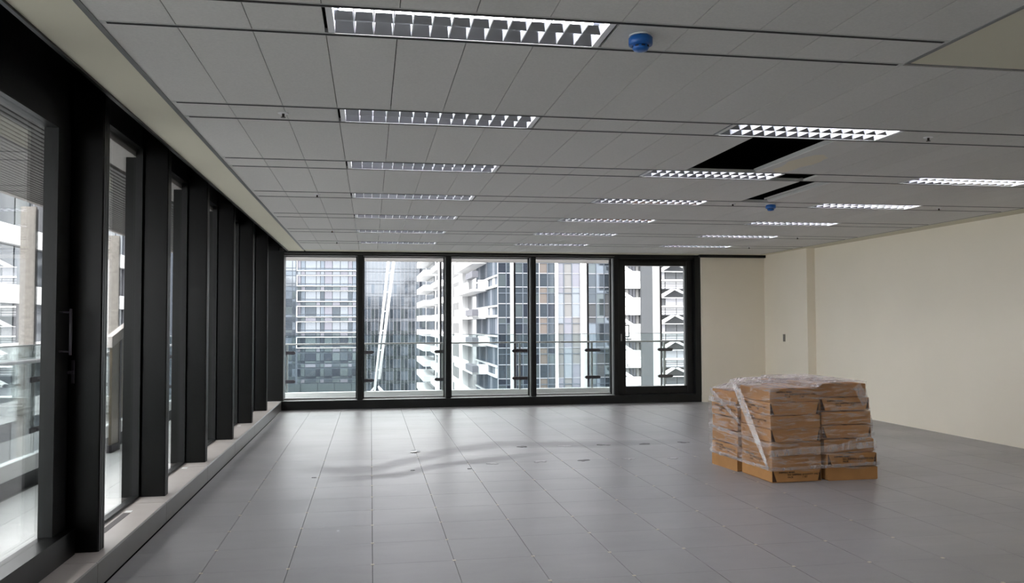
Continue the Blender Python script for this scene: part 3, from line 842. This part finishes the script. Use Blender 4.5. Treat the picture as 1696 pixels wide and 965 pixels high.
# granite piers
for y, lb in ((9.75, 'speckled granite pier outside the glass door'), (12.80, 'speckled granite pier outside the nearest side window')):
    p = B(-3.757, -3.606, y, y+.045, -24, 2.76).build('granite_pier', granite)
    tag(p, lb, 'pier', 'granite piers along the left balcony')
    part('dark_strip', clamp_m, -3.70, -3.615, y+.047, y+.10, -24, 2.74, p)
# bronze balcony screen
sc = empty('balcony_screen', (-3.42, 11.8, ZB))
tag(sc, 'bronze balcony screen with a sloping grey cap outside the nearest side window', 'screen')
def slab(y0, y1, za0, za1, zb0, zb1, x0, x1):
    return MB().prism([(x0, y0, za0), (x1, y0, za0), (x1, y1, za1), (x0, y1, za1)], [(x0, y0, zb0), (x1, y0, zb0), (x1, y1, zb1), (x0, y1, zb1)])
bput('screen_panel', slab(11.50, 11.82, ZB, ZB, 1.18, 1.28, -3.340, -3.305), bronze_glass, sc)
bput('screen_panel', slab(11.90, 12.25, .22, .22, 1.31, 1.43, -3.340, -3.305), bronze_glass, sc)
bput('divider', slab(11.82, 11.90, ZB+.1, ZB+.1, 1.28, 1.31, -3.350, -3.300), clamp_m, sc)
bput('divider', slab(12.25, 12.33, .2, .2, 1.40, 1.43, -3.350, -3.300), clamp_m, sc)
bput('sloping_cap', slab(11.42, 12.40, 1.17, 1.41, 1.31, 1.54, -3.360, -3.285), soffit_panel, sc)
bput('foot', slab(11.48, 11.84, ZB, ZB, ZB+.10, ZB+.10, -3.360, -3.290), clamp_m, sc)
bput('foot', slab(11.86, 12.04, ZB, ZB, ZB+.05, ZB+.05, -3.220, -3.070), clamp_m, sc)

# ------------------------------------------------------------------ the rest of our own tower, unseen, its height set for facade reflections
tw = MB().box(-3.45, 40, -34, 17.15, 3.5, 17.5).box(-3.45, 40, -34, 17.15, ZG0, ZB-.3).box(7.7, 40, -34, 16.9, ZB-.3, 3.5).build('tower_shell', mat('tower_cladding', rgb(120, 124, 130), .5))
tag(tw, 'unseen storeys of this tower above, below and beside the room', 'building', kind='structure')

# ------------------------------------------------------------------ the city beyond
ZG = -24.0
st = B(-260, 320, -120, 420, ZG-.5, ZG).build('street', asphalt)
tag(st, 'grey street level far below between the towers', 'street', kind='structure')

def grid_parts(parent, name, xs, zs, y, pick, depth=.15, gap=.06):
    cache = {}
    for i in range(len(xs)-1):
        for j in range(len(zs)-1):
            w_, h_ = xs[i+1]-xs[i]-gap, zs[j+1]-zs[j]-gap
            m = pick(i, j); key = (round(w_, 2), round(h_, 2), m.name)
            if key not in cache: cache[key] = B(0, w_, 0, depth, 0, h_).mesh(name, m)
            put(name, cache[key], parent, (xs[i]+gap/2, y, zs[j]+gap/2))

# A: glass block with white window frames; darker lower panes paint in reflections
A = B(-60, -2.0, 180.3, 200, ZG, 40).build('glass_office_block', mull_dark)
tag(A, 'glass office block with white horizontal window frames, seen through the leftmost far window', 'building')
axs = [-15.25, -14.54, -13.65, -11.38, -10.52, -9.67, -8.03, -6.38, -4.72, -3.85, -2.1]
look = [fg_lav, fg_blue, fg_pale, fg_pale, fg_blue, fg_lav, fg_pale, fg_pale, fg_lav, fg_blue]
FH = 3.27
for k in range(8):
    zt = 14.96 - FH*k
    zb_ = zt - 2.32
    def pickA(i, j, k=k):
        if k >= 5: return [fg_slate, fg_teal, fg_deep][(i*5+j+k) % 3]  # dark pane tones paint in the buildings reflected on lower floors
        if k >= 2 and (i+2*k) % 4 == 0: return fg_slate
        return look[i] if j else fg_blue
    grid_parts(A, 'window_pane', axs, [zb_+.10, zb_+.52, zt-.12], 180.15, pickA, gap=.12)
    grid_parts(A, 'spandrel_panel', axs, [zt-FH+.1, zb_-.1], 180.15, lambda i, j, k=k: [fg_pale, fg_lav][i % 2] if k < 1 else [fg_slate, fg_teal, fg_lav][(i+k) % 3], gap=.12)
    if k < 6:
        f = MB()
        f.box(-15.40, -1.9, 179.7, 180.2, zt-.09, zt+.03).box(-15.45, -1.9, 179.7, 180.2, zb_-.02, zb_+.09).box(-15.42, -15.28, 179.7, 180.2, zb_, zt)
        f.build('white_frame', white_steel, A)
    wx = [-26, -22, -18.04, -16.31, -15.6]
    grid_parts(A, 'window_pane', wx, [zt-FH+.9, zt-FH+1.5, zt-.1], 180.2, lambda i, j, k=k: [fg_pale, fg_lav, fg_pale, fg_pale][(i+k) % 4] if k < 2 else [fg_teal, fg_slate, fg_blue][(i+j+k) % 3], gap=.12)  # pane tone paints in bright reflections above, dark ones below
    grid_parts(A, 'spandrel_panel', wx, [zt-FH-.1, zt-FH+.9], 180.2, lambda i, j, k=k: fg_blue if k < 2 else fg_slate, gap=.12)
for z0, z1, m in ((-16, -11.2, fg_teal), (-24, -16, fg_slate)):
    grid_parts(A, 'dark_reflection_panel', [-26, -22, -18, -14.5, -11, -7.5, -4, -2], [z0, z1], 180.1, lambda i, j, m=m: m, gap=.12)  # lowest facade glass, its dark street reflection painted as panel tone

# B: pale glass tower with white upright fins
Bt = B(-2.3, 15.6, 270.6, 300, ZG, 60).build('finned_glass_tower', lavender)
tag(Bt, 'pale glass tower with thin white upright fins, behind the slanted mast', 'building')
bx = [-2.2+1.18*i for i in range(15)] + [15.5]
zs = [ZG]
lev = [-22, -18.0, -17.0, -14.0, -13.0, -10.0, -9.0, -6.0, -5.0, -2.0, -1.0, 2.0, 3.0, 6.0, 7.0, 10.0, 11.0, 14.0, 15.0, 18.0, 19.0, 22.0, 23.0]
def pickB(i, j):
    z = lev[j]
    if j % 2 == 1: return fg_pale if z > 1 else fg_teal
    if z > 12: return fg_pale  # pale upper panes paint in the reflected white sky
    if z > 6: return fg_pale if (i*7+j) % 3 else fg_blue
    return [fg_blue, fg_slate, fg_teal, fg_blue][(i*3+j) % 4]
gl_ = {}
for i in range(15):
    for j in range(len(lev)-1):
        m = pickB(i, j); gl_.setdefault(m.name, (MB(), m))[0].box(bx[i]+.03, bx[i+1]-.03, 270.3, 270.5, lev[j]+.05, lev[j+1]-.05)
for nm, (mb_, m) in gl_.items():
    o = mb_.build('glazing', m, Bt); o['kind'] = 'stuff'
finm = B(-.05, .05, 269.7, 270.35, ZG, 40).mesh('upright_fin', lavender)
for x in bx: put('upright_fin', finm, Bt, (x, 0, 0))
# second darker slab behind it
B2 = B(15.8, 24, 280.5, 300, ZG, 60).build('slate_glass_tower', fg_slate)
tag(B2, 'darker glass tower slice between the finned tower and the white balconies', 'building')
zz = [ZG+4*i for i in range(14)]
grid_parts(B2, 'window_pane', [15.9, 17.0, 18.1, 19.2, 20.4], zz, 280.2, lambda i, j: fg_deep if (i < 1 and j > 8) else ([fg_slate, fg_teal, fg_blue][(i+j) % 3] if zz[j] < 8 else fg_pale), gap=.12)
# slanted white mast
ms = empty('leaning_mast', (0, 140, ZG))
tag(ms, 'slanted white steel mast on splayed legs, seen through the second far window', 'mast')
def mput(n_, mb_): o = mb_.build(n_, white_steel, ms); o.location = (0, -140, -ZG)
nd = (1.0, 140, -9.6); top_ = (4.6, 140, 22.8)
mput('mast_tube', MB().tube((nd[0]-.30, 140, nd[2]), (top_[0]-.55, 140, top_[2]), .21, 10))
mput('mast_tube', MB().tube((nd[0]+.42, 140, nd[2]+1.8), (top_[0]+.55, 140, top_[2]), .25, 10))
for q in range(9):
    f = .1+q*.1
    x = nd[0]+(top_[0]-nd[0])*f; z = nd[2]+(top_[2]-nd[2])*f
    mput('cross_rung', MB().tube((x-.5, 140, z), (x+.5, 140, z+.2), .08, 6))
for ex, ey in ((-.1, 138), (-6.5, 142), (5.5, 138), (9.5, 143)):
    mput('mast_leg', MB().tube((nd[0]+(.3 if ex > 0 else -.2), 140, nd[2]+.6), (nd[0]+(ex-nd[0])*1.6, ey, ZG), .13, 8))

# C/D: white balcony tower with a dark glass front
FD = 3.74
T = B(15.7, 30, 100.5, 240, ZG, 46).build('balcony_tower', bwhite)
tag(T, 'white tower with stacked balconies and a dark gridded glass front, outside the third far window', 'building')
dx = [15.35+1.0355*i for i in range(15)]
zfl = [5.10 + FD*k for k in range(-5, 3)]
def pickD(i, j):
    h_ = (i*13 + j*7) % 11
    if i >= 11: return [fg_blue, fg_teal, fg_slate, bgrey][h_ % 4]  # grey mix paints in the scaffolding reflected by these panes
    if i >= 7: return [blind_pale, fg_lav, fg_pale, blind_pale][h_ % 4]
    if i == 5: return [blind_beige, fg_slate, blind_beige][j % 3]
    return [fg_slate, fg_slate, fg_teal, fg_slate, fg_deep][h_ % 5]
for k, z in enumerate(zfl):
    grid_parts(T, 'glass_panel', dx, [z, z+.76, z+2.46, z+FD], 100.2, lambda i, j, k=k: pickD(i, j+3*k), gap=.10)
for k, z in enumerate(zfl):
    for off in (0, .76, 2.46):
        part('transom', lavender if off else mull_dark, 15.35, 29.9, 100.12, 100.3, z+off-.05, z+off+.05, T)
for i, x in enumerate(dx):
    part('front_mullion', lavender if i % 5 == 0 else mull_dark, x-.05, x+.05, 100.10, 100.3, ZG, 40, T)
part('downpipe', white_steel, 22.46, 22.80, 99.7, 100.05, ZG, 40, T)
part('downpipe', white_steel, 25.72, 26.02, 99.7, 100.05, ZG, 40, T)
# side facade with balconies, facing left
for k in range(-6, 4):
    z = 6.05 + FD*k
    # glazed bay near the corner: slab edge, parapet strip, glass with mullions
    part('slab_edge', bwhite2, 15.25, 15.72, 100.6, 122, z-.15, z+.12, T)
    part('slab_edge', bwhite2, 15.25, 15.72, 100.6, 122, z+1.15, z+1.35, T)
    for q in range(9):
        y = 101+q*2.3
        B(15.45, 15.66, y+.08, y+2.2, z+1.4, z+FD-.2).build('window_pane', [matte_slate_glass, matte_pale, matte_slate_glass][(q+k) % 3], T)
        B(15.45, 15.66, y+.08, y+2.2, z+.15, z+1.1).build('spandrel_panel', [matte_pale, bwhite2, matte_pale, matte_slate_glass][(q+k) % 4], T)
    # deep recess behind each balcony
    part('recess', win_dark, 15.50, 15.72, 122.2, 133, z+.1, z+FD-.3, T)
    part('party_fin', bwhite, 14.6, 15.75, 133, 133.6, z, z+FD, T)
    # balcony
    part('balcony_slab', bwhite, 13.5, 15.7, 111, 135, z-.30, z+.02, T)
    part('balcony_parapet', bwhite, 13.5, 13.75, 117, 135, z+.02, z+1.20, T)
    part('balcony_parapet', bwhite, 14.07, 15.7, 109.2, 109.5, z-.1, z+1.15, T)
    part('planter_box', bdark, 13.27, 14.07, 109, 117, z-.62+2.1-.0, z+.22+2.1, T) if k >= 0 else part('planter_box', bdark, 13.27, 14.07, 109, 117, z+.1, z+.95, T)
    # farther white wall with strip windows and side balconies
    for q in range(4):
        B(15.55, 15.69, 149+q*2.6, 151.3+q*2.6, z+.4, z+2.9).build('window_pane', blind_pale, T)
    part('side_slab', bwhite, 14.3, 15.7, 178, 200, z-.3, z+1.0, T)
    part('side_recess', win_dark, 15.5, 15.69, 180, 199, z+1.1, z+3.2, T)
    part('balcony_slab', bwhite, 12.9, 15.7, 205, 236, z-.3, z+1.1, T)
    part('side_recess', fg_slate, 15.5, 15.69, 206, 235, z+1.2, z+3.3, T)

# E: white block with braces
E_ = MB().box(30.2, 34.1, 97.6, 110, ZG, 40).box(34.1, 45, 98.6, 110, ZG, 40).build('braced_white_block', bgrey)
tag(E_, 'white residential block with diagonal braces seen through the far glass door', 'building')
part('grey_pier', bgrey, 32.49, 34.03, 96.7, 98, ZG, 40, E_)
FE = 3.215
for k in range(-6, 4):
    z = 4.49 + FE*k        # lower edge of a window band
    part('spandrel', bwhite, 29.0, 32.47, 97.0, 97.5, z-2.12, z, E_)
    part('spandrel_joint', lavender, 29.0, 32.47, 96.97, 97.0, z-1.08, z-1.04, E_)
    MB().box(30.75, 30.79, 96.9, 97, z-1.95, z-1.6).box(30.75, 31.15, 96.9, 97, z-1.99, z-1.95).build('pipe_stub', bgrey, E_)
    for a, b in ((30.4, 31.1), (31.2, 31.55), (31.62, 31.95), (32.05, 32.4)):
        part('window_pane', win_dark if a > 31 and a < 32 else blind_pale, a, b, 97.40, 97.55, z+.03, z+1.05, E_)
    MB().prism([(30.0, 97.1, z+1.0), (31.6, 97.1, z), (30.9, 97.1, z), (30.0, 97.1, z+.55)], [(30.0, 97.4, z+1.0), (31.6, 97.4, z), (30.9, 97.4, z), (30.0, 97.4, z+.55)]).build('diagonal_brace', bwhite, E_)
    # braced bay
    part('floor_beam', white_steel, 34.05, 40, 96.9, 97.3, z-1.20, z-1.0, E_)
    part('floor_beam', white_steel, 34.05, 40, 97.0, 97.3, z-.05, z+.02, E_)
    MB().prism([(34.5, 97.0, z), (35.3, 97.0, z), (37.05, 97.0, z+1.05), (36.45, 97.0, z+1.05)], [(34.5, 97.4, z), (35.3, 97.4, z), (37.05, 97.4, z+1.05), (36.45, 97.4, z+1.05)]).build('diagonal_brace', bwhite, E_)
    MB().prism([(39.0, 97.0, z), (39.6, 97.0, z), (37.3, 97.0, z+1.05), (36.75, 97.0, z+1.05)], [(39.0, 97.4, z), (39.6, 97.4, z), (37.3, 97.4, z+1.05), (36.75, 97.4, z+1.05)]).build('diagonal_brace', bwhite, E_)
    for a, b in ((34.1, 35.75), (35.85, 37.2), (37.28, 38.6), (38.7, 40)):
        part('wall_panel', lavender if (k+int(a)) % 2 else bgrey, a, b, 97.45, 97.6, z-1.0, z-.06, E_)
        part('wall_panel', lavender, a, b, 97.45, 97.6, z+1.08, z+FE-1.22, E_)
        for q in range(3): part('railing_bar', white_steel, a, b, 97.38, 97.44, z+1.25+q*.28, z+1.31+q*.28, E_)
    part('recess', bgrey, 34.1, 40, 98.2, 98.5, z, z+1.05, E_)

# F: white banded block across the street on the left
F = B(-60, -25.6, 35, 110, ZG, 11.5).build('banded_white_block', fg_teal)
tag(F, 'white banded office block across the street, seen through the left glass door', 'building')
for k in range(-6, 2):
    z = 7.2 + 4.2*k
    part('white_band', bwhite, -25.6, -25.0, 35, 110, z, z+1.35, F)
    for q in range(25):
        y = 35+q*3.0
        m = [fg_teal, fg_pale, fg_slate, win_dark, fg_blue][(q*3+k) % 5]
        B(-25.62, -25.45, y+.12, y+2.88, z+1.35, z+4.2).build('window_pane', m, F)
        if q % 2: part('window_post', lavender, -25.6, -25.3, y-.12, y+.12, z+1.35, z+4.2, F)
